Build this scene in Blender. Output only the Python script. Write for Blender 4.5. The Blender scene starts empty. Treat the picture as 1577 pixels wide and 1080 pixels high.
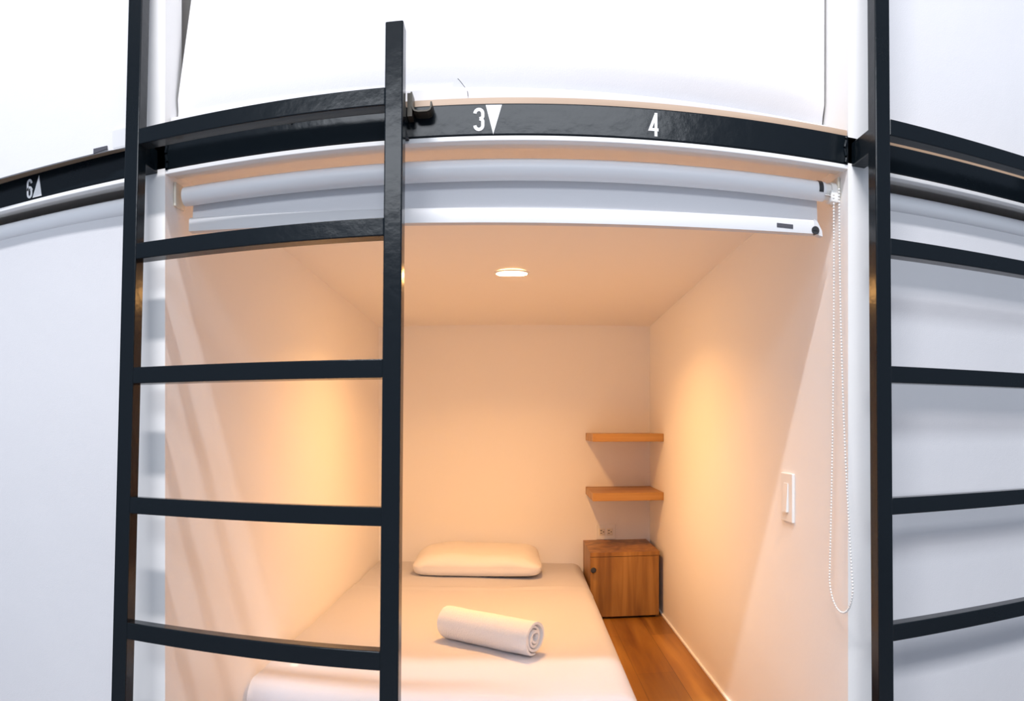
import bpy, bmesh, math, random
from mathutils import Vector, Matrix, noise

random.seed(4)
PI = math.pi
sc = bpy.context.scene
col = sc.collection

# ------------------------------------------------------------------ camera, world, lights, exposure
EYE = 1.10                       # eye height over the corridor floor; the facade of the pods stands at y = 1.28
F = 1108.0                       # photo pixels per radian of the panorama
cd = bpy.data.cameras.new('camera')
cam = bpy.data.objects.new('camera', cd)
col.objects.link(cam)
cam.location = (0, 0, EYE)
cam.rotation_euler = (PI / 2, 0, 0)
cd.type = 'PANO'
cd.panorama_type = 'CENTRAL_CYLINDRICAL'
cd.central_cylindrical_radius = 1.0
cd.central_cylindrical_range_u_min = -802 / F
cd.central_cylindrical_range_u_max = 775 / F
cd.central_cylindrical_range_v_min = -(1080 - 656) / F
cd.central_cylindrical_range_v_max = 656 / F
cd.clip_start = 0.02
sc.camera = cam

sc.view_settings.view_transform = 'Standard'
sc.view_settings.look = 'None'
sc.view_settings.gamma = 1
sc.view_settings.use_curve_mapping = False
sc.view_settings.exposure = 0.0

world = bpy.data.worlds.new('world')
sc.world = world
world.use_nodes = True
bg = world.node_tree.nodes['Background']
bg.inputs[0].default_value = (0.66, 0.78, 1.0, 1)
bg.inputs[1].default_value = 0.55


def area(name, loc, rot, sx, sy, power, color):
    l = bpy.data.lights.new(name, 'AREA')
    l.shape = 'RECTANGLE'
    l.size, l.size_y = sx, sy
    l.energy, l.color = power, color
    o = bpy.data.objects.new(name, l)
    o.location, o.rotation_euler = loc, rot
    col.objects.link(o)
    return o


# the corridor's own ceiling tube, running along the row of pods
area('corridor_tube_light', (-0.30, -0.38, EYE + 2.98), (0, 0, 0), 1.5, 0.15, 138, (0.975, 0.965, 1.0))
# a second, softer fitting further back along the corridor, tilted towards the pods
area('corridor_rear_light', (-0.2, -2.7, EYE + 2.35), (math.radians(55), 0, 0), 2.6, 0.7, 70, (0.89, 0.935, 1.0))
sc.cycles.max_bounces = 14
sc.cycles.diffuse_bounces = 10


# ------------------------------------------------------------------ materials
def mat(name, color, rough=0.5, metal=0.0, coat=0.0, spec=0.5):
    m = bpy.data.materials.new(name)
    m.use_nodes = True
    b = m.node_tree.nodes['Principled BSDF']
    b.inputs['Base Color'].default_value = (*color, 1)
    b.inputs['Roughness'].default_value = rough
    b.inputs['Metallic'].default_value = metal
    b.inputs['Coat Weight'].default_value = coat
    b.inputs['Specular IOR Level'].default_value = spec
    return m


def add_bump(m, scale, strength, dist=0.01, stretch=(1, 1, 1), detail=3, second=None):
    nt = m.node_tree
    b = nt.nodes['Principled BSDF']
    tc = nt.nodes.new('ShaderNodeTexCoord')
    mp = nt.nodes.new('ShaderNodeMapping')
    mp.inputs['Scale'].default_value = stretch
    nz = nt.nodes.new('ShaderNodeTexNoise')
    nz.inputs['Scale'].default_value = scale
    nz.inputs['Detail'].default_value = detail
    bu = nt.nodes.new('ShaderNodeBump')
    bu.inputs['Strength'].default_value = strength
    bu.inputs['Distance'].default_value = dist
    L = nt.links.new
    L(tc.outputs['Object'], mp.inputs['Vector'])
    L(mp.outputs[0], nz.inputs['Vector'])
    L(nz.outputs['Fac'], bu.inputs['Height'])
    L(bu.outputs[0], b.inputs['Normal'])
    if second:
        nz2 = nt.nodes.new('ShaderNodeTexNoise')
        nz2.inputs['Scale'].default_value = second[0]
        bu2 = nt.nodes.new('ShaderNodeBump')
        bu2.inputs['Strength'].default_value = second[1]
        bu2.inputs['Distance'].default_value = dist
        L(tc.outputs['Object'], nz2.inputs['Vector'])
        L(nz2.outputs['Fac'], bu2.inputs['Height'])
        L(bu2.outputs[0], bu.inputs['Normal'])
    return m


def wood(name, c_dark, c_mid, c_light, grain_axis='Z', scale=1.0, plank=None, rough=0.42):
    """oak-like laminate: stretched noise grain along one axis, optional plank tone steps across x"""
    m = mat(name, c_mid, rough)
    nt = m.node_tree
    L = nt.links.new
    b = nt.nodes['Principled BSDF']
    tc = nt.nodes.new('ShaderNodeTexCoord')
    mp = nt.nodes.new('ShaderNodeMapping')
    st = {'X': (0.9, 14, 14), 'Y': (14, 0.9, 14), 'Z': (14, 14, 0.9)}[grain_axis]
    mp.inputs['Scale'].default_value = tuple(s * scale for s in st)
    L(tc.outputs['Object'], mp.inputs['Vector'])
    n1 = nt.nodes.new('ShaderNodeTexNoise')
    n1.inputs['Scale'].default_value = 1.0
    n1.inputs['Detail'].default_value = 6
    n1.inputs['Distortion'].default_value = 0.6
    L(mp.outputs[0], n1.inputs['Vector'])
    rp = nt.nodes.new('ShaderNodeValToRGB')
    rp.color_ramp.elements[0].position = 0.33
    rp.color_ramp.elements[0].color = (*c_dark, 1)
    rp.color_ramp.elements[1].position = 0.68
    rp.color_ramp.elements[1].color = (*c_light, 1)
    e = rp.color_ramp.elements.new(0.5)
    e.color = (*c_mid, 1)
    L(n1.outputs['Fac'], rp.inputs['Fac'])
    out = rp.outputs['Color']
    if plank:
        br = nt.nodes.new('ShaderNodeTexBrick')
        br.offset = 0.37
        br.inputs['Scale'].default_value = 1.0
        br.inputs['Brick Width'].default_value = plank[1]
        br.inputs['Row Height'].default_value = plank[0]
        br.inputs['Mortar Size'].default_value = 0.0012
        br.inputs['Color1'].default_value = (0.74, 0.72, 0.70, 1)
        br.inputs['Color2'].default_value = (1.12, 1.10, 1.08, 1)
        br.inputs['Mortar'].default_value = (0.45, 0.4, 0.35, 1)
        m2 = nt.nodes.new('ShaderNodeMapping')
        m2.inputs['Rotation'].default_value = (0, 0, PI / 2)
        L(tc.outputs['Object'], m2.inputs['Vector'])
        L(m2.outputs[0], br.inputs['Vector'])
        mx = nt.nodes.new('ShaderNodeMix')
        mx.data_type = 'RGBA'
        mx.blend_type = 'MULTIPLY'
        mx.inputs['Factor'].default_value = 1
        L(out, mx.inputs['A'])
        L(br.outputs['Color'], mx.inputs['B'])
        out = mx.outputs['Result']
    L(out, b.inputs['Base Color'])
    return m


M = {}
M['paint'] = add_bump(mat('white_wall_paint', (0.905, 0.885, 0.86), 0.62), 7, 0.10, 0.02, second=(160, 0.015))
M['ceiling'] = add_bump(mat('white_ceiling_paint', (0.87, 0.84, 0.80), 0.7), 9, 0.06, 0.02)
M['trim'] = mat('white_trim_paint', (0.84, 0.83, 0.82), 0.5)
M['black'] = mat('black_gloss_enamel', (0.005, 0.008, 0.011), 0.19, 0, 0.0, 0.24)
add_bump(M['black'], 38, 0.12, 0.004)
M['hook'] = mat('worn_dark_steel', (0.060, 0.052, 0.040), 0.4, 0.4)
M['mark'] = mat('white_vinyl', (0.86, 0.85, 0.85), 0.45)
M['fabric'] = add_bump(mat('white_blind_fabric', (0.70, 0.695, 0.71), 0.78), 5, 0.22, 0.012, (1, 1, 0.8), 4, second=(420, 0.05))
M['tube'] = mat('white_blind_tube', (0.84, 0.845, 0.86), 0.42)
M['bar'] = mat('white_hem_bar', (0.66, 0.66, 0.67), 0.45)
M['plastic'] = mat('white_plastic', (0.84, 0.83, 0.80), 0.35)
M['cream'] = mat('cream_plastic', (0.80, 0.74, 0.62), 0.4)
M['dark'] = mat('dark_grey_plastic', (0.025, 0.026, 0.03), 0.4)
M['tape'] = mat('grey_print', (0.07, 0.07, 0.085), 0.5)
M['steel'] = mat('brushed_steel', (0.55, 0.53, 0.50), 0.35, 0.9)
M['sheet'] = add_bump(mat('white_bed_sheet', (0.84, 0.835, 0.86), 0.8), 6, 0.20, 0.015, second=(300, 0.05))
M['pillow'] = add_bump(mat('white_pillow_case', (0.78, 0.755, 0.73), 0.8), 9, 0.25, 0.012, second=(300, 0.05))
M['towel'] = add_bump(mat('white_terry', (0.81, 0.805, 0.82), 0.92), 260, 0.45, 0.004, (1, 1, 1))
M['slot'] = mat('socket_slot', (0.03, 0.02, 0.015), 0.6)
M['cabinet'] = wood('oak_laminate', (0.16, 0.062, 0.009), (0.30, 0.130, 0.020), (0.43, 0.205, 0.040), 'Z', 1.5)
M['shelf'] = wood('oak_shelf', (0.30, 0.135, 0.028), (0.43, 0.215, 0.052), (0.54, 0.29, 0.08), 'X', 1.4)
M['floor'] = wood('oak_floor', (0.19, 0.068, 0.010), (0.31, 0.132, 0.018), (0.43, 0.205, 0.036), 'Y', 1.1, (0.13, 1.2), 0.36)
M['edge'] = wood('plywood_edge', (0.36, 0.23, 0.14), (0.50, 0.345, 0.235), (0.60, 0.44, 0.32), 'X', 1.5)
M['corridor'] = add_bump(mat('grey_corridor_floor', (0.30, 0.31, 0.33), 0.5), 30, 0.05)
lamp = bpy.data.materials.new('warm_lamp_diffuser')
lamp.use_nodes = True
nt = lamp.node_tree
nt.nodes.remove(nt.nodes['Principled BSDF'])
em = nt.nodes.new('ShaderNodeEmission')
em.inputs['Color'].default_value = (1.0, 0.51, 0.16, 1)
em.inputs['Strength'].default_value = 110
nt.links.new(em.outputs[0], nt.nodes['Material Output'].inputs['Surface'])
M['lamp'] = lamp


# ------------------------------------------------------------------ mesh helpers
def obj(name, bm, m, parent=None, smooth=False, angle=40):
    me = bpy.data.meshes.new(name)
    bmesh.ops.recalc_face_normals(bm, faces=bm.faces[:])
    bm.to_mesh(me)
    bm.free()
    me.materials.append(m)
    if smooth:
        me.shade_smooth()
        try:
            me.set_sharp_from_angle(angle=math.radians(angle))
        except Exception:
            pass
    o = bpy.data.objects.new(name, me)
    col.objects.link(o)
    o.parent = parent
    return o


def tag(o, label=None, cat=None, group=None, kind=None):
    if label:
        o['label'] = label
    if cat:
        o['category'] = cat
    if group:
        o['group'] = group
    if kind:
        o['kind'] = kind
    return o


def thing(name, label, cat, loc=(0, 0, 0), rot=(0, 0, 0), group=None):
    o = bpy.data.objects.new(name, None)
    o.empty_display_size = 0.05
    col.objects.link(o)
    o.location, o.rotation_euler = loc, rot
    return tag(o, label, cat, group)


def box(bm, x0, x1, y0, y1, z0, z1, bev=0.0, seg=2):
    vs = [bm.verts.new((x, y, z)) for x in (x0, x1) for y in (y0, y1) for z in (z0, z1)]
    q = [(0, 1, 3, 2), (4, 6, 7, 5), (0, 4, 5, 1), (2, 3, 7, 6), (0, 2, 6, 4), (1, 5, 7, 3)]
    fs = [bm.faces.new([vs[i] for i in f]) for f in q]
    if bev > 0:
        es = list({e for f in fs for e in f.edges})
        bmesh.ops.bevel(bm, geom=es, offset=bev, segments=seg, profile=0.5, affect='EDGES')
    return bm


def bx(*a, **k):
    return box(bmesh.new(), *a, **k)


def cyl(bm, p0, p1, r, seg=24, r2=None):
    p0, p1 = Vector(p0), Vector(p1)
    d = p1 - p0
    mtx = Matrix.Translation((p0 + p1) / 2) @ d.to_track_quat('Z', 'Y').to_matrix().to_4x4()
    bmesh.ops.create_cone(bm, cap_ends=True, segments=seg, radius1=r, radius2=r if r2 is None else r2, depth=d.length, matrix=mtx)
    return bm


def lathe(bm, prof, seg=48, mtx=Matrix()):
    """prof: list of (r, z) turned about z"""
    rings = []
    for r, z in prof:
        rings.append([bm.verts.new(mtx @ Vector((r * math.cos(2 * PI * i / seg), r * math.sin(2 * PI * i / seg), z))) for i in range(seg)])
    for a, b in zip(rings, rings[1:]):
        for i in range(seg):
            bm.faces.new((a[i], a[(i + 1) % seg], b[(i + 1) % seg], b[i]))
    return bm


def prism(bm, pts, axis, t0, t1):
    """closed outline pts (two coordinates) extruded from t0 to t1 along an axis"""
    def P(a, b, t):
        return {'X': (t, a, b), 'Y': (a, t, b), 'Z': (a, b, t)}[axis]
    v0 = [bm.verts.new(P(a, b, t0)) for a, b in pts]
    v1 = [bm.verts.new(P(a, b, t1)) for a, b in pts]
    n = len(pts)
    bm.faces.new(v0)
    bm.faces.new(v1[::-1])
    for i in range(n):
        bm.faces.new((v0[i], v0[(i + 1) % n], v1[(i + 1) % n], v1[i]))
    return bm


def tube(bm, pts, r, seg=10):
    pts = [Vector(p) for p in pts]
    rings = []
    for i, p in enumerate(pts):
        d = (pts[min(i + 1, len(pts) - 1)] - pts[max(i - 1, 0)]).normalized()
        q = d.to_track_quat('Z', 'Y')
        rings.append([bm.verts.new(p + q @ Vector((r * math.cos(2 * PI * k / seg), r * math.sin(2 * PI * k / seg), 0))) for k in range(seg)])
    for a, b in zip(rings, rings[1:]):
        for k in range(seg):
            bm.faces.new((a[k], a[(k + 1) % seg], b[(k + 1) % seg], b[k]))
    bm.faces.new(rings[0][::-1])
    bm.faces.new(rings[-1])
    return bm


def rounded_block(sx, sy, sz, r, cuts, fn=None):
    """box with softly rounded edges as a fine grid, centred; fn(v) may displace each vertex"""
    bm = bmesh.new()
    bmesh.ops.create_cube(bm, size=1.0)
    bmesh.ops.subdivide_edges(bm, edges=bm.edges[:], cuts=cuts, use_grid_fill=True)
    h = Vector((sx / 2, sy / 2, sz / 2))
    for v in bm.verts:
        p = Vector((v.co.x * sx, v.co.y * sy, v.co.z * sz))
        q = Vector([max(-h[i] + r, min(h[i] - r, p[i])) for i in range(3)])
        d = p - q
        if d.length > 1e-9:
            p = q + d.normalized() * r
        v.co = p
        if fn:
            fn(v)
    return bm


def sheet(bm, nu, nv, fn, thick=0.0012):
    """curved cloth: fn(u, v) -> point, given a real thickness along y"""
    for side in (0, 1):
        g = []
        for j in range(nv + 1):
            row = []
            for i in range(nu + 1):
                p = Vector(fn(i / nu, j / nv))
                p.y += thick * side
                row.append(bm.verts.new(p))
            g.append(row)
        for j in range(nv):
            for i in range(nu):
                bm.faces.new((g[j][i], g[j][i + 1], g[j + 1][i + 1], g[j + 1][i]))
        if side == 0:
            front = g
    rim0 = [front[0][i] for i in range(nu)] + [front[j][nu] for j in range(nv)] + [front[nv][i] for i in range(nu, 0, -1)] + [front[j][0] for j in range(nv, 0, -1)]
    rim1 = [g[0][i] for i in range(nu)] + [g[j][nu] for j in range(nv)] + [g[nv][i] for i in range(nu, 0, -1)] + [g[j][0] for j in range(nv, 0, -1)]
    n = len(rim0)
    for i in range(n):
        bm.faces.new((rim0[i], rim0[(i + 1) % n], rim1[(i + 1) % n], rim1[i]))
    return bm


def struct(name, bm, m, label=None, cat=None, **k):
    o = obj(name, bm, m, **k)
    return tag(o, label, cat, kind='structure')


# ------------------------------------------------------------------ the building (heights are metres over the corridor floor)
XL, XR = -0.690, 0.626           # inner faces of the open pod
T = 0.078                        # thickness of the partitions between pods
YF, YB = 1.28, 3.45              # facade plane, back wall
PF = EYE - 0.84                  # pod floor
ZT = EYE + 0.5175                # underside of the steel beam
PITCH = XR - XL + T
TOP = 4.15
bays = [(XL - PITCH, XR - PITCH), (XL, XR), (XL + PITCH, XR + PITCH)]

struct('floor', bx(-3.2, 3.2, -3.4, YF, -0.05, 0.0), M['corridor'], 'grey corridor floor in front of the pods', 'floor')
struct('ceiling', bx(-3.2, 3.2, -3.4, YF + 2.25, TOP, TOP + 0.05), M['ceiling'], 'white corridor ceiling above both tiers of pods', 'ceiling')
wl = bx(XL - T, XL, YF, YB, 0, EYE + 0.5175 + 0.0690)
box(wl, XL - T, XL, YF, YF + 0.074, EYE + 0.5865, TOP)
box(wl, XL - T + 0.012, XL - 0.040, YF + 0.074, YB, EYE + 0.5865, TOP)
struct('wall_left', wl, M['paint'], 'white partition wall on the left of the open pod', 'wall')
struct('wall_right', bx(XR, XR + T, YF, YB, 0, TOP), M['paint'], 'white partition wall on the right of the open pod with a light switch', 'wall')
struct('wall_back', bx(-2.3, 2.25, YB, YB + 0.08, 0, TOP), M['paint'], 'white back wall of the open pod behind bed and shelves', 'wall')
struct('wall_far_left', bx(bays[0][0] - T, bays[0][0], YF, YB, 0, TOP), M['paint'], 'white partition at the far end of the left bay', 'wall')
struct('wall_far_right', bx(bays[2][1], bays[2][1] + T, YF, YB, 0, TOP), M['paint'], 'white partition at the far end of the right bay', 'wall')
for i, (a, b) in enumerate(bays):
    nm = ('left', 'centre', 'right')[i]
    # pod floor slab with its riser, pod ceiling, upper floor board, lip under the beam
    struct('floor_%d' % (i + 2), bx(a, b, YF, YB, 0.0, PF), M['floor'], ('wooden floor of the closed left pod', 'orange oak plank floor inside the open pod beside the bed', 'wooden floor of the closed right pod')[i], 'floor')
    bm = bmesh.new()
    z0, z1, zb = EYE + 0.527, EYE + 0.524, EYE + 0.484
    pts = [(YF + 0.057, ZT + 0.055), (YF + 0.057, z0), (2.0, z1), (YB, zb), (YB, ZT + 0.055)]
    prism(bm, pts, 'X', a, b)
    struct('ceiling_%s' % nm, bm, M['ceiling'], ('white soffit over the closed left pod', 'white ceiling of the open pod lit warm by its downlight', 'white soffit over the closed right pod')[i], 'ceiling')
    struct('trim_%d' % (i + 1), bx(a, b, YF + 0.001, YF + 0.020, EYE + 0.5085, ZT, bev=0.0015), M['trim'], ('white lip under the black beam marked 6', 'white lip under the black beam above the open pod', 'white lip under the black beam over the right pod')[i], 'trim')
    struct('trim_%d' % (i + 4), bx(a + 0.001, b - 0.001, YF + 0.003, YB, ZT + 0.0575, ZT + 0.0685), M['edge'], ('pale plywood floor edge behind the upper left blind', 'pale plywood floor edge on top of the black beam marked 3 and 4', 'thin pale plywood edge between right ladder rung and black beam')[i], 'trim')
    struct('soffit_%s' % nm, bx(a, b, YF + 0.020, YF + 0.057, EYE + 0.5155, ZT + 0.0005), M['ceiling'], ('white soffit strip over the left roller blind', 'white soffit strip over the raised roller blind', 'white soffit strip over the right roller blind')[i], 'soffit')
    struct('trim_%d' % (i + 7), bx(a, b, YF, YF + 0.30, 2.93, TOP), M['trim'], ('unseen white panel added over the upper left blind to block light', 'unseen white panel added over the upper middle blind to block light', 'unseen white panel added over the upper right blind to block light')[i], 'trim')  # added out of view: shuts the gap over the blinds so upper pods stay dark
struct('baseboard_right', bx(XR - 0.008, XR, YF, YB, PF, PF + 0.009, bev=0.002), M['trim'], 'thin white skirting at the foot of the right partition', 'baseboard')

# steel beam with the pod numbers
beam = thing('steel_beam', 'long black steel beam across the pods marked 6, 3 and 4 in white', 'beam', (0, YF, ZT))
obj('beam_tube', bx(-2.17, 2.12, 0, 0.055, 0, 0.0575, bev=0.003), M['black'], beam)
for xw in (XL + 0.004, XR - 0.006):
    wb = bmesh.new()
    tube(wb, [(xw + 0.0015 * math.sin(7 * k), -0.0008, 0.003 + 0.052 * k / 12) for k in range(13)], 0.0032, 8)
    obj('weld_bead', wb, M['black'], beam, smooth=True)


def digit(strokes, x0, x1, z0, z1, w, name, label):
    """condensed numeral drawn with a constant stroke width; strokes are point lists in a 0..1 box"""
    bm = bmesh.new()
    for si, s in enumerate(strokes):
        pts = [Vector((x0 + w / 2 + (x1 - x0 - w) * a, z0 + w / 2 + (z1 - z0 - w) * b)) for a, b in s]
        n = len(pts)
        lf, rt = [], []
        for i, p in enumerate(pts):
            d0 = (pts[i] - pts[i - 1]).normalized() if i else (pts[1] - pts[0]).normalized()
            d1 = (pts[i + 1] - pts[i]).normalized() if i < n - 1 else d0
            d = (d0 + d1).normalized()
            nn = Vector((-d.y, d.x)) * (w / 2) / max(0.55, d.dot(d0))
            lf.append(p + nn)
            rt.append(p - nn)
        for i in range(n - 1):
            prism(bm, [tuple(lf[i]), tuple(rt[i]), tuple(rt[i + 1]), tuple(lf[i + 1])], 'Y', -0.0012 - 0.00015 * si, 0.0008)
    return tag(obj(name, bm, M['mark'], beam), label)


def arc(cx, cz, rx, rz, a0, a1, n=10):
    return [(cx + rx * math.cos(math.radians(a0 + (a1 - a0) * k / n)), cz + rz * math.sin(math.radians(a0 + (a1 - a0) * k / n))) for k in range(n + 1)]


BO = 0.5175   # beam underside relative to the eye
digit([arc(0.5, 0.80, 0.5, 0.20, 180, 0, 8) + [(1, 0.68)] + arc(0.5, 0.66, 0.5, 0.13, 0, -80, 5),
       arc(0.5, 0.40, 0.5, 0.13, 80, 0, 5) + [(1, 0.3)] + arc(0.5, 0.20, 0.5, 0.20, 0, -180, 8)],
      -0.0845, -0.0647, 0.525 - BO, 0.5665 - BO, 0.0058, 'number', 'white numeral 3')
digit([[(0.86, 1.0), (0.0, 0.26), (1.25, 0.26)], [(0.86, 1.06), (0.86, -0.06)]],
      0.2300, 0.2475, 0.5235 - BO, 0.5665 - BO, 0.0052, 'number', 'white numeral 4')
digit([arc(0.5, 0.80, 0.5, 0.20, 0, 180, 8) + [(0, 0.5)] + arc(0.5, 0.20, 0.5, 0.20, 180, 360, 8) + [(1, 0.4)] + arc(0.5, 0.40, 0.5, 0.18, 0, 180, 8)],
      -1.0483, -1.0323, 0.5215 - BO, 0.5655 - BO, 0.0050, 'number', 'white numeral 6')
tag(obj('arrow', prism(bmesh.new(), [(-0.0624, 0.5712 - BO), (-0.0335, 0.5712 - BO), (-0.0490, 0.5190 - BO)], 'Y', -0.0012, 0.0008), M['mark'], beam), 'white triangle pointing down beside the 3')
tag(obj('arrow', prism(bmesh.new(), [(-1.0314, 0.5210 - BO), (-1.0052, 0.5210 - BO), (-1.0125, 0.5680 - BO)], 'Y', -0.0012, 0.0008), M['mark'], beam), 'white triangle pointing up beside the 6')


# ------------------------------------------------------------------ roller blinds
def blind_fabric(x0, x1, z0, z1, yfn, amp, seed, edge=None):
    def fn(u, v):
        z = z0 + (z1 - z0) * v
        xa, xb = (x0, x1) if edge is None else edge(v)
        x = xa + (xb - xa) * u
        w = amp * (noise.noise(Vector((x * 1.3 + seed, z * 1.1, seed))) + 0.5 * noise.noise(Vector((x * 3.1, z * 2.2 + seed, 3.0))))
        return (x, yfn(u, v, z) + w, z)
    return sheet(bmesh.new(), 56, 56, fn)


RY, RR, RZ = 1.335, 0.0195, EYE + 0.4755     # roller axis, radius, height


def lower_blind(a, b, label, z_bottom, x0, x1, seed):
    t = thing('roller_blind', label, 'roller blind', ((a + b) / 2, RY, RZ), group='roller blinds of the lower pods')
    c = (a + b) / 2
    obj('roller_tube', cyl(bmesh.new(), (a - c + 0.018, 0, 0), (b - c - 0.030, 0, 0), RR, 40), M['tube'], t, smooth=True)
    up = abs(z_bottom - RZ) < 0.3

    def yfn(u, v, z):
        return -0.006 + 0.020 * (1 - math.exp(z / 0.16))
    zb = z_bottom - RZ
    if up:
        def f2(u, v):
            sag = 0.018 * (1 - (2 * u - 1) ** 2)
            lo = 0.402 + (0.387 - 0.402) * u - 0.4755 - sag + 0.010
            z = lo + (0.0 - lo) * v
            return (x0 - c + (x1 - x0) * u, 0.0185 - 0.006 * (1 - v), z)
        obj('fabric', sheet(bmesh.new(), 48, 10, f2), M['fabric'], t, smooth=True)
    else:
        obj('fabric', blind_fabric(x0 - c, x1 - c, zb, 0.0, yfn, 0.0055, seed), M['fabric'], t, smooth=True)
    for s in (-1, 1):
        e = (a - c) if s < 0 else (b - c)
        br = bmesh.new()
        box(br, min(e - s * 0.0005, e - s * 0.006), max(e - s * 0.0005, e - s * 0.006), -0.020, 0.024, -0.022, 0.0285, bev=0.002)
        obj('bracket', br, M['cream'], t)
    return t, c


OB, OBC = lower_blind(XL, XR, 'white roller blind rolled up over the open pod, bead chain on its right', EYE + 0.392, -0.662, 0.590, 2.0)
# hem bar of the raised blind, slightly sagging, tilted in front of the fabric
bmh = bmesh.new()
n = 40
prev = None
prof = [(-0.014, 0.0), (0.0, -0.0015), (0.004, 0.004), (0.0045, 0.026), (0.001, 0.030), (-0.010, 0.0285), (-0.0135, 0.024)]
rings = []
for i in range(n + 1):
    u = i / n
    x = -0.664 - OBC + (0.577 + 0.664) * u
    sag = 0.018 * (1 - (2 * u - 1) ** 2)
    rings.append([bmh.verts.new((x, 0.0145 + py, 0.402 + (0.387 - 0.402) * u - 0.4755 - sag + 0.0015 + pz)) for py, pz in prof])
for a_, b_ in zip(rings, rings[1:]):
    for k in range(len(prof)):
        bmh.faces.new((a_[k], a_[(k + 1) % len(prof)], b_[(k + 1) % len(prof)], b_[k]))
bmh.faces.new(rings[0][::-1])
bmh.faces.new(rings[-1])
hem = obj('hem_bar', bmh, M['bar'], OB, smooth=True, angle=50)
cap = bmesh.new()
prism(cap, [(0.577 - OBC, -0.0870), (0.577 - OBC, -0.0575), (0.584 - OBC, -0.0605), (0.5945 - OBC, -0.0785), (0.596 - OBC, -0.0905)], 'Y', 0.001, 0.016)
obj('end_cap', cap, M['bar'], hem)
plug = bmesh.new()
cyl(plug, (0.5795 - OBC, -0.0015, -0.0800), (0.5795 - OBC, 0.008, -0.0800), 0.0082, 20)
box(plug, 0.5735 - OBC, 0.5855 - OBC, -0.0026, 0.0, -0.0810, -0.0790)
tag(obj('end_plug', plug, M['dark'], hem, smooth=True), 'dark round plug in the hem bar end')
lb = bmesh.new()
box(lb, 0.4965 - OBC, 0.5310 - OBC, -0.0006, 0.0045, -0.0815, -0.0735, bev=0.0004)
tag(obj('label_strip', lb, M['tape'], hem), 'dark printed label strip')
# right end: dark tape, clutch
tp = bmesh.new()
arc_o = [(-(RR + 0.0008) * math.cos(math.radians(t_)), (RR + 0.0008) * math.sin(math.radians(t_))) for t_ in range(-20, 101, 8)]
arc_i = [(-(RR - 0.0010) * math.cos(math.radians(t_)), (RR - 0.0010) * math.sin(math.radians(t_))) for t_ in range(100, -21, -8)]
prism(tp, arc_o + arc_i, 'X', 0.5800 - OBC, 0.5895 - OBC)
tag(obj('tape_mark', tp, M['dark'], OB, smooth=True), 'dark tape around the roller tube')
cl = bmesh.new()
cyl(cl, (0.596 - OBC, 0, 0.001), (0.613 - OBC, 0, 0.001), 0.0165, 28)
cyl(cl, (0.608 - OBC, 0, -0.001), (0.6195 - OBC, 0, -0.001), 0.0215, 28)
box(cl, 0.603 - OBC, 0.619 - OBC, -0.026, -0.012, -0.026, -0.002, bev=0.002)
obj('clutch', cl, M['plastic'], OB, smooth=True)
lev = bmesh.new()
tube(lev, [(0.5925 - OBC, -0.0185, -0.012), (0.6005 - OBC, -0.0215, -0.013), (0.608 - OBC, -0.022, -0.017), (0.611 - OBC, -0.019, -0.024)], 0.0022)
obj('clutch_spring', lev, M['steel'], OB, smooth=True)
# bead chain loop hanging beside the jamb (relative to the roller axis)
pts = []
zt, zm, zbm = -0.012, 0.0 - 0.4755 - 0.06, -0.366 - 0.4755
for k in range(61):                                   # front strand going down
    v = k / 60
    z = zt + (zbm + 0.06 - zt) * v
    y = 1.275 + (1.222 - 1.275) * v ** 2.2
    pts.append(((0.604 + 0.004 * v) - OBC, y - RY, z))
for k in range(1, 16):                                # round the bottom
    a_ = PI + PI * k / 16
    pts.append((0.608 - OBC, 1.2755 + 0.0535 * math.cos(a_) - RY, zbm + 0.06 + 0.06 * math.sin(a_)))
for k in range(61):
    v = 1 - k / 60
    z = zt + (zbm + 0.06 - zt) * v
    y = 1.300 + (1.329 - 1.300) * v ** 2.0
    pts.append(((0.604 + 0.004 * v) - OBC, y - RY, z))
ch = bmesh.new()
tube(ch, pts, 0.0007, 6)
step, acc = 0.0062, 0.0
V = [Vector(p) for p in pts]
for a_, b_ in zip(V, V[1:]):
    L_ = (b_ - a_).length
    d = acc
    while d < L_:
        bmesh.ops.create_icosphere(ch, subdivisions=1, radius=0.0025, matrix=Matrix.Translation(a_.lerp(b_, d / L_)))
        d += step
    acc = d - L_
obj('bead_chain', ch, M['plastic'], OB, smooth=True, angle=180)

lower_blind(*bays[0], 'white roller blind pulled down over the left lower pod', PF + 0.012, bays[0][0] + 0.03, bays[0][1] - 0.004, 5.0)
lower_blind(*bays[2], 'white roller blind pulled down behind the right ladder', PF + 0.012, bays[2][0] + 0.008, bays[2][1] - 0.03, 9.0)


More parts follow.
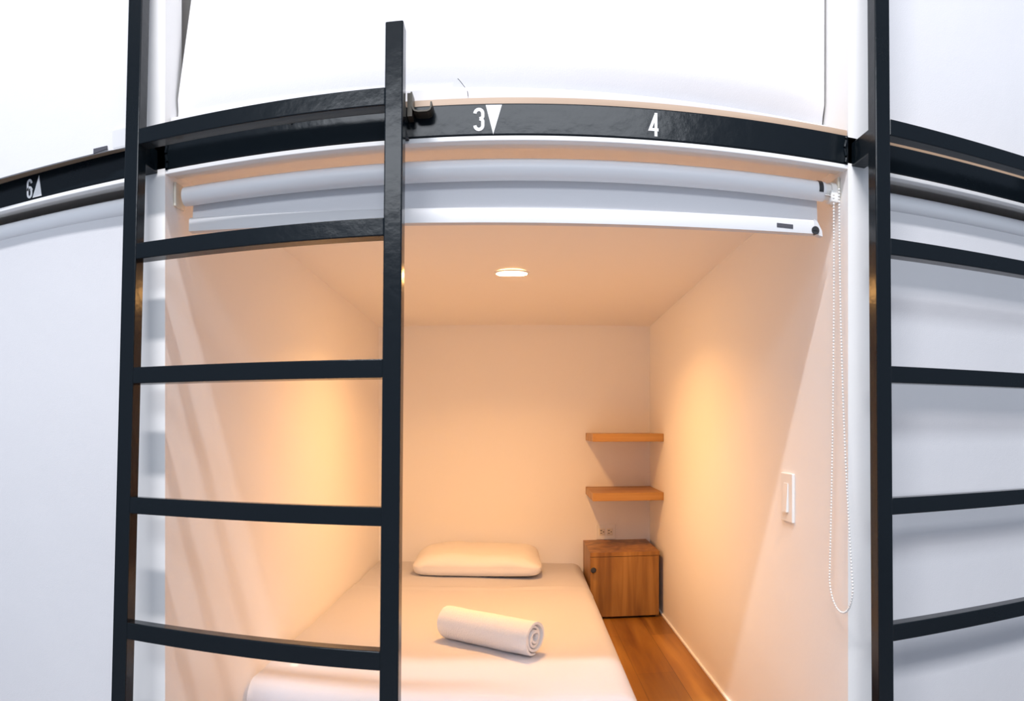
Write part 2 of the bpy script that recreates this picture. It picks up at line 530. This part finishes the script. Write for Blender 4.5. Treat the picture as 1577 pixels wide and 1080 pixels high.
def upper_blind(label, c, x0, x1, z0, z1, yfn, amp, seed, bar_y, edge=None, hemx=None, slim=1.0):
    t = thing('roller_blind', label, 'roller blind', (c, 1.34, z1), group='roller blinds of the upper pods')
    fb = blind_fabric(x0, x1, z0, z1, yfn, amp, seed, edge)
    bmesh.ops.translate(fb, verts=fb.verts[:], vec=(-c, -1.34, -z1))
    obj('fabric', fb, M['fabric'], t, smooth=True)
    yt = yfn(0.5, 1.0, z1)
    obj('roller_tube', cyl(bmesh.new(), (x0 - c, yt - 1.34 + 0.0195, 0.0), (x1 - c, yt - 1.34 + 0.0195, 0.0), 0.0185, 32), M['tube'], t, smooth=True)
    hx = hemx or (x0, x1)
    hb = bmesh.new()
    ya, yb = bar_y
    v = []
    for x, y in ((hx[0], ya), (hx[1], yb)):
        ring = []
        for py, pz in ((-0.006, 0.004), (-0.003, 0.0), (0.004, 0.0), (0.006, 0.004), (0.006, 0.040), (0.003, 0.043), (-0.004, 0.043), (-0.006, 0.039)):
            ring.append(hb.verts.new((x - c, y + py * slim - 1.34, z0 + pz - z1)))
        v.append(ring)
    for k in range(8):
        hb.faces.new((v[0][k], v[0][(k + 1) % 8], v[1][(k + 1) % 8], v[1][k]))
    hb.faces.new(v[0][::-1])
    hb.faces.new(v[1])
    obj('hem_bar', hb, M['bar'], t)
    return t


# centre: leans in at the bottom left, leaving a dark slit beside the left partition
ZC0 = ZT + 0.0690


def y_centre(u, v, z):
    h = z - EYE
    left = 1.309 + min(0.14, 0.185 * max(0.0, h - 0.58))
    right = 1.385
    tuck = 0.017 * math.exp(-((h - 0.640) / 0.017) ** 2)
    return left + (right - left) * u + tuck


def e_centre(v):
    z = ZC0 + (2.95 - ZC0) * v
    h = z - EYE
    return (-0.6890 + 0.045 * max(0.0, h - 0.59), 0.6215)


upper_blind('white roller blind of the upper pod above the beam marked 3 and 4', (XL + XR) / 2, -0.68, 0.6215, ZC0, 2.95, y_centre, 0.0018, 1.0, (1.305, 1.379), e_centre, (-0.686, 0.6215))


# left: hangs in front of the beam, its right edge turned back towards the partition
def y_left(u, v, z):
    x = bays[0][0] + (-0.752 - bays[0][0]) * u
    y = 1.252 - 0.030 * max(0.0, (-0.80 - x))
    if x > -0.815:
        y += 0.012 * min(1, (x + 0.815) / 0.05)
    return y


ub = upper_blind('white roller blind of the upper pod above the beam marked 6', -1.4, bays[0][0], -0.752, EYE + 0.571, 2.95, y_left, 0.0012, 3.0, (1.2575 - 0.03 * 1.28, 1.2585), None, None, 0.25)
tg = bmesh.new()
prism(tg, [(-0.8430, 0.5695), (-0.8090, 0.5725), (-0.8090, 0.5790), (-0.8430, 0.5795)], 'Y', 0.0, 0.0025)
bmesh.ops.translate(tg, verts=tg.verts[:], vec=(1.4, 1.2480 - 1.34, EYE + 0.0005 - 2.95))
tag(obj('label_strip', tg, M['tape'], ub), 'dark printed label strip')


def y_right(u, v, z):
    return 1.325


upper_blind('white roller blind of the upper pod above the right ladder rung', 1.35, bays[2][0] + 0.004, bays[2][1], ZC0, 2.95, y_right, 0.0012, 6.0, (1.325, 1.325))


# ------------------------------------------------------------------ ladders
W = 0.539
TB = 0.0315
RUNGS = (0.562, 0.337, 0.0965, -0.151, -0.387, -0.622, -0.857)


def ladder(label, xc, y_at, lean, zhook, tall):
    """y_at: y of the front face at eye height + 0.5; lean: dy/dz"""
    ang = math.atan(lean)
    y0 = y_at - lean * (0.5 + EYE)
    t = thing('bunk_ladder', label, 'ladder', (xc, y0, 0.0), (-ang, 0, 0), 'black steel bunk ladders')
    ca = math.cos(ang)
    for s in (-1, 1):
        top = (EYE + 0.692) if s > 0 else tall
        xa, xb = (-W / 2, -W / 2 + TB) if s < 0 else (W / 2 - TB, W / 2)
        obj('rail', bx(xa, xb, 0, TB, 0.004, top / ca, bev=0.0022), M['black'], t)
        # arm reaching back to the beam, following the slope of the rail
        d = (YF - y_at) + 0.003
        arm = bmesh.new()
        zz = (EYE + zhook) / ca
        box(arm, xa + 0.001, xb - 0.001, TB - 0.002, d / ca + 0.002, zz - 0.024, zz + 0.022, bev=0.0015)
        obj('arm', arm, M['black'], t)
    for h in RUNGS:
        z = (EYE + h) / ca
        obj('rung', bx(-W / 2 + TB - 0.001, W / 2 - TB + 0.001, 0.0004, TB - 0.0004, z - TB / 2, z + TB / 2, bev=0.002), M['black'], t)
    return t


LL = ladder('black steel ladder leaning on the beam in front of the open pod', -0.4685, 1.200, 0.047, 0.541, 2.9)
RL = ladder('black steel ladder beside the chain, in front of the closed right blind', 0.9026, 1.177, 0.013, 0.541, 2.9)
# J-shaped hook strap of the left ladder over the beam face
hk = bmesh.new()
th = 0.0028
path = [(-0.1915, 0.5870), (-0.1905, 0.5620), (-0.1865, 0.5545), (-0.1800, 0.5525), (-0.1640, 0.5525), (-0.1590, 0.5545), (-0.1570, 0.5590), (-0.1565, 0.5680)]
P2 = [Vector(p) for p in path]
lf, rt = [], []
for i, p in enumerate(P2):
    d = (P2[min(i + 1, len(P2) - 1)] - P2[max(i - 1, 0)]).normalized()
    nn = Vector((-d.y, d.x)) * th / 2
    lf.append(tuple(p + nn))
    rt.append(tuple(p - nn))
for i in range(len(P2) - 1):
    prism(hk, [lf[i], rt[i], rt[i + 1], lf[i + 1]], 'Y', 0, 0.030)
box(hk, -0.1990, -0.1905, 0.002, 0.028, 0.545, 0.586)
inv = (Matrix.Translation((-0.4685, 1.200 - 0.047 * (0.5 + EYE), 0)) @ Matrix.Rotation(-math.atan(0.047), 4, 'X')).inverted()
bmesh.ops.transform(hk, matrix=inv @ Matrix.Translation((0, YF - 0.031, EYE)), verts=hk.verts[:])
obj('hook', hk, M['hook'], LL)

# small pale peg stuck on the beam behind the top rung, and a loose thread on the upper blind
pg = bmesh.new()
cyl(pg, (-0.4285, YF - 0.0045, EYE + 0.5745), (-0.4215, YF - 0.0025, EYE + 0.5665), 0.0022, 10)
tag(obj('peg', pg, M['cream'], None, smooth=True), 'tiny pale peg stuck on the black beam under the top ladder rung', 'peg')
thd = bmesh.new()
tp_ = []
for k in range(15):
    v = k / 14
    x = -0.118 + 0.0205 * math.sin(v * PI / 2)
    z = 0.650 - 0.040 * v ** 1.2
    tp_.append((x, y_centre((x + 0.68) / 1.30, 0, EYE + z) - 0.020, EYE + z))
tube(thd, tp_, 0.0006, 6)
tag(obj('loose_thread', thd, M['tape'], None, smooth=True), 'thin grey thread curling on the upper white blind above the 3', 'thread')

# ------------------------------------------------------------------ inside the open pod
dl = thing('downlight', 'round recessed warm downlight in the pod ceiling', 'ceiling light', (-0.030, 2.415, EYE + 0.5125), (math.radians(1.58), 0, 0))
obj('trim_ring', lathe(bmesh.new(), [(0.0515, -0.0015), (0.0530, -0.0030), (0.0570, -0.0028), (0.0600, -0.0008), (0.0600, 0.002)]), M['trim'], dl, smooth=True)
dk = bmesh.new()
bmesh.ops.create_circle(dk, cap_ends=True, segments=48, radius=0.0525, matrix=Matrix.Translation((0, 0, -0.0022)) @ Matrix.Rotation(PI, 4, 'X'))
tag(obj('diffuser', dk, M['lamp'], dl), 'glowing warm diffuser')
beam_l = area('downlight_beam', (-0.030, 2.415, EYE + 0.506), (0, 0, 0), 0.1, 0.1, 9.0, (1.0, 0.50, 0.165))
beam_l.data.shape = 'DISK'
beam_l.data.spread = math.radians(142)

# bed: mattress under a fitted sheet, top sheet turned in near the pillow
BX0, BX1, BY0, BY1 = XL + 0.004, 0.293, 1.700, YB - 0.004
BZ = EYE - 0.660
bed = thing('bed', 'low single bed with white sheets against the left wall', 'bed', ((BX0 + BX1) / 2, (BY0 + BY1) / 2, PF))
H = BZ - PF


def mat_fn(v):
    x, y, z = v.co
    k = 1.0 if z > 0 else 0.4
    w = 0.006 * noise.noise(Vector((x * 4, y * 3, z * 4 + 2))) + 0.003 * noise.noise(Vector((x * 11, y * 9, z * 9)))
    v.co.z += k * w * (1 if z > 0 else 0)
    # rounded head and foot corners on the open side, softer long edge
    if x > 0.3:
        v.co.x += 0.0015 * noise.noise(Vector((y * 5, z * 6, 1.0)))
    if y < -0.8:
        v.co.y += 0.010 * noise.noise(Vector((x * 6, z * 5, 4.0)))


bmm = rounded_block(BX1 - BX0, BY1 - BY0, H - 0.002, 0.055, 40, mat_fn)
bmesh.ops.translate(bmm, verts=bmm.verts[:], vec=(0, 0, H / 2 + 0.001))
obj('mattress', bmm, M['sheet'], bed, smooth=True, angle=180)
# top sheet: follows the mattress top and hangs over the foot and the open side
ts = bmesh.new()
hx, hy = (BX1 - BX0) / 2, (BY1 - BY0) / 2
R_ = 0.055


def over(d, half, r, drop):
    """distance along a profile that goes flat, round the edge (radius r) and down: (position, drop)"""
    flat = half - r
    if d <= flat:
        return d, 0.0
    a = (d - flat) / r
    if a < PI / 2:
        return flat + r * math.sin(a), r * (1 - math.cos(a))
    return half, r + (d - flat - r * PI / 2)


nx, ny = 64, 110
g = []
for j in range(ny + 1):
    row = []
    for i in range(nx + 1):
        sx = -hx + 0.006 + (hx + hx - R_ + R_ * PI / 2 + 0.085 - 0.006) * i / nx     # from the wall to the hanging side
        sy = (hy - 0.02) - (hy - 0.02 + hy - R_ + R_ * PI / 2 + 0.085) * j / ny       # from the head to the foot
        px, dx = over(sx, hx, R_, 0) if sx > 0 else (sx, 0)
        py, dy = over(-sy, hy, R_, 0) if sy < 0 else (-sy, 0)
        py = -py
        dz = max(dx, dy) if min(dx, dy) < 1e-6 else math.hypot(dx, dy)
        dz = min(dz, H - 0.012)
        px += 0.0015 if dx > 0 else 0
        py -= 0.005 if dy > 0 else 0
        w = 0.0055 * noise.noise(Vector((px * 4, py * 3, 2 + H / 2))) + 0.004 * noise.noise(Vector((px * 7 + 3, py * 5, 7.0)))
        fold = (0.0055 + 0.004 * noise.noise(Vector((px * 6, 0, 9)))) * math.exp(-((py - 0.315 - 0.012 * math.sin(px * 5)) / 0.016) ** 2)
        zz = H + 0.0055 - dz + (w if dz < 0.03 else 0.3 * w) + fold
        wv = 0.006 * math.sin(px * 23 + 1.3 * math.sin(px * 9)) if dy > 0.03 else 0
        row.append(ts.verts.new((px, py + wv * min(1, dy / 0.1), zz)))
    g.append(row)
for j in range(ny):
    for i in range(nx):
        ts.faces.new((g[j][i], g[j][i + 1], g[j + 1][i + 1], g[j + 1][i]))
bmesh.ops.solidify(ts, geom=ts.faces[:], thickness=0.0025)
obj('top_sheet', ts, M['sheet'], bed, smooth=True, angle=50)

# pillow
pw, pd, ph = 0.560, 0.36, 0.086
pm = rounded_block(pw, pd, ph, 0.05, 30)
for v in pm.verts:
    u, w_, z = v.co.x / (pw / 2), v.co.y / (pd / 2), v.co.z
    k = (1 - 0.30 * abs(u) ** 4) * (1 - 0.25 * abs(w_) ** 3)
    z2 = z * k
    if z > 0:
        z2 += 0.006 * noise.noise(v.co * 7) + 0.003 * noise.noise(v.co * 18)
        v.co.x *= 1 - 0.10 * (z / (ph / 2)) * (0.6 + 0.4 * w_ * -1)
    v.co.x += 0.006 * noise.noise(Vector((v.co.y * 9, z * 9, 2.2)))
    v.co.y += 0.006 * noise.noise(Vector((v.co.x * 8, z * 8, 5.2)))
    v.co.z = z2 if z > 0 else -ph / 2 * (-z / (ph / 2)) ** 0.45 * (1 - 0.10 * abs(u) ** 4)
pil = obj('pillow', pm, M['pillow'], None, smooth=True, angle=180)
pil.location = (-0.193, 3.235, BZ + ph / 2 + 0.0145)
pil.rotation_euler = (math.radians(1.5), 0, math.radians(0.8))
tag(pil, 'white pillow at the head of the bed against the back wall', 'pillow')

# rolled towel: a spiral of terry cloth
tw = bmesh.new()
turns, r0, r1, th_ = 3.3, 0.010, 0.0495, 0.0099
N = 150
LT = 0.315
spir = []
for k in range(N + 1):
    v = k / N
    a_ = 2 * PI * turns * v
    spir.append((r0 + (r1 - r0) * v, a_ - 3.35))
cross_o, cross_i = [], []
for r, a_ in spir:
    cross_o.append((r + th_ * 0.47, a_))
    cross_i.append((r - th_ * 0.47, a_))
rim = cross_o + cross_i[::-1]
secs = []
NS = 26
for s in range(NS + 1):
    v = s / NS
    x = -LT / 2 + LT * v
    e = min(v, 1 - v) * LT
    rnd = 1.0 if e > 0.006 else 0.75 + 0.25 * (e / 0.006)
    ring = []
    for idx, (r, a_) in enumerate(rim):
        mid = spir[idx][0] if idx <= N else spir[2 * N + 1 - idx][0]
        rr = mid + (r - mid) * rnd
        tele = 0.004 * math.sin(a_ * 0.5 + 1) * (1 if v > 0.5 else -1) * (1 if e < 1e-6 else 0)
        y, z = rr * math.cos(a_), rr * math.sin(a_)
        wob = 0.0014 * noise.noise(Vector((x * 16, a_ * 1.2, rr * 30)))
        z = z * 0.97 + wob
        if z < -0.047:
            z = -0.047 + (z + 0.047) * 0.3
        ring.append(tw.verts.new((x + tele, y * 1.03 + wob, z)))
    secs.append(ring)
m_ = len(rim)
for a_, b_ in zip(secs, secs[1:]):
    for k in range(m_):
        tw.faces.new((a_[k], a_[(k + 1) % m_], b_[(k + 1) % m_], b_[k]))
for ring, flip in ((secs[0], True), (secs[-1], False)):
    for k in range(N):
        q = (ring[k], ring[k + 1], ring[m_ - 2 - k], ring[m_ - 1 - k])
        tw.faces.new(q[::-1] if flip else q)
two = obj('towel', tw, M['towel'], None, smooth=True, angle=60)
two.location = (-0.092, 2.130, BZ + 0.0480 + 0.009)
two.rotation_euler = (0, 0, math.radians(-33))
tag(two, 'white terry towel rolled up on the foot half of the bed', 'towel')

# bedside cabinet in the back right corner
CX0, CX1, CY0 = 0.300, 0.606, 3.10
CH = 0.84 - 0.5505
cab = thing('bedside_cabinet', 'small oak bedside cabinet in the corner below two shelves', 'cabinet', ((CX0 + CX1) / 2, (CY0 + YB) / 2, PF))
hx_, hy_ = (CX1 - CX0) / 2, (YB - CY0) / 2
cb = bmesh.new()
box(cb, -hx_, hx_, -hy_, hy_ - 0.001, CH - 0.018, CH, bev=0.0008)
box(cb, -hx_, -hx_ + 0.016, -hy_ + 0.0180, hy_ - 0.001, 0.0, CH - 0.018)
box(cb, hx_ - 0.016, hx_, -hy_ + 0.0180, hy_ - 0.001, 0.0, CH - 0.018)
box(cb, -hx_ + 0.016, hx_ - 0.016, -hy_ + 0.03, hy_ - 0.001, 0.022, 0.038)
box(cb, -hx_ + 0.016, hx_ - 0.016, hy_ - 0.012, hy_ - 0.001, 0.0, CH - 0.018)
obj('carcass', cb, M['cabinet'], cab)
door = obj('door', bx(-hx_ + 0.0005, hx_ - 0.003, -hy_ + 0.0005, -hy_ + 0.0172, 0.010, CH - 0.0200, bev=0.0008), M['cabinet'], cab)
kb = lathe(bmesh.new(), [(0.0001, 0.024), (0.009, 0.0235), (0.0125, 0.019), (0.0110, 0.0135), (0.0050, 0.009), (0.0048, 0.0), (0.0001, 0.0)], 20,
           Matrix.Translation((-hx_ + 0.0125, -hy_ + 0.001, 0.84 - 0.623)) @ Matrix.Rotation(PI / 2, 4, 'X'))
tag(obj('knob', kb, M['dark'], door, smooth=True), 'dark round knob')

for zc, lab in ((-0.051, 'upper oak wall shelf in the corner, free of the cabinet top'), (-0.3105, 'lower oak wall shelf just above the socket')):
    s = obj('wall_shelf', bx(-0.1565, 0.1565, -0.172, 0.172, -0.0175, 0.0175, bev=0.001), M['shelf'])
    s.location = (0.4685, YB - 0.1725, EYE + zc - (0.001 if zc > -0.1 else 0.0))
    tag(s, lab, 'shelf', 'oak shelves in the pod corner')

# double socket on the back wall
so = thing('wall_socket', 'ivory double wall socket above the bedside cabinet', 'wall socket', (0.409, YB, EYE - 0.5115))
obj('plate', bx(-0.047, 0.047, -0.006, 0.0005, -0.0365, 0.0365, bev=0.002), M['plastic'], so)
for s_ in (-0.0185, 0.0185):
    ob = obj('outlet', bx(s_ - 0.0145, s_ + 0.0145, -0.0078, -0.004, -0.0165, 0.0165, bev=0.0015), M['cream'], so)
    sl = bmesh.new()
    for dz in (-0.0065, 0.0065):
        box(sl, s_ - 0.0085, s_ + 0.0005, -0.0086, -0.006, dz - 0.0015, dz + 0.0015)
    cyl(sl, (s_ + 0.0072, -0.0086, 0), (s_ + 0.0072, -0.006, 0), 0.0026, 12)
    tag(obj('slot', sl, M['slot'], ob), 'dark pin holes')

# light switch on the right partition
sw = thing('light_switch', 'white upright light switch plate on the right wall', 'light switch', (XR, 1.602, EYE - 0.171))
obj('plate', bx(-0.0065, 0.0005, -0.0375, 0.0375, -0.058, 0.058, bev=0.002), M['plastic'], sw)
rk = bmesh.new()
prism(rk, [(-0.006, -0.034), (-0.0125, -0.034), (-0.0085, 0.034), (-0.006, 0.034)], 'Y', -0.0135, 0.0135)
obj('rocker', rk, M['plastic'], sw)
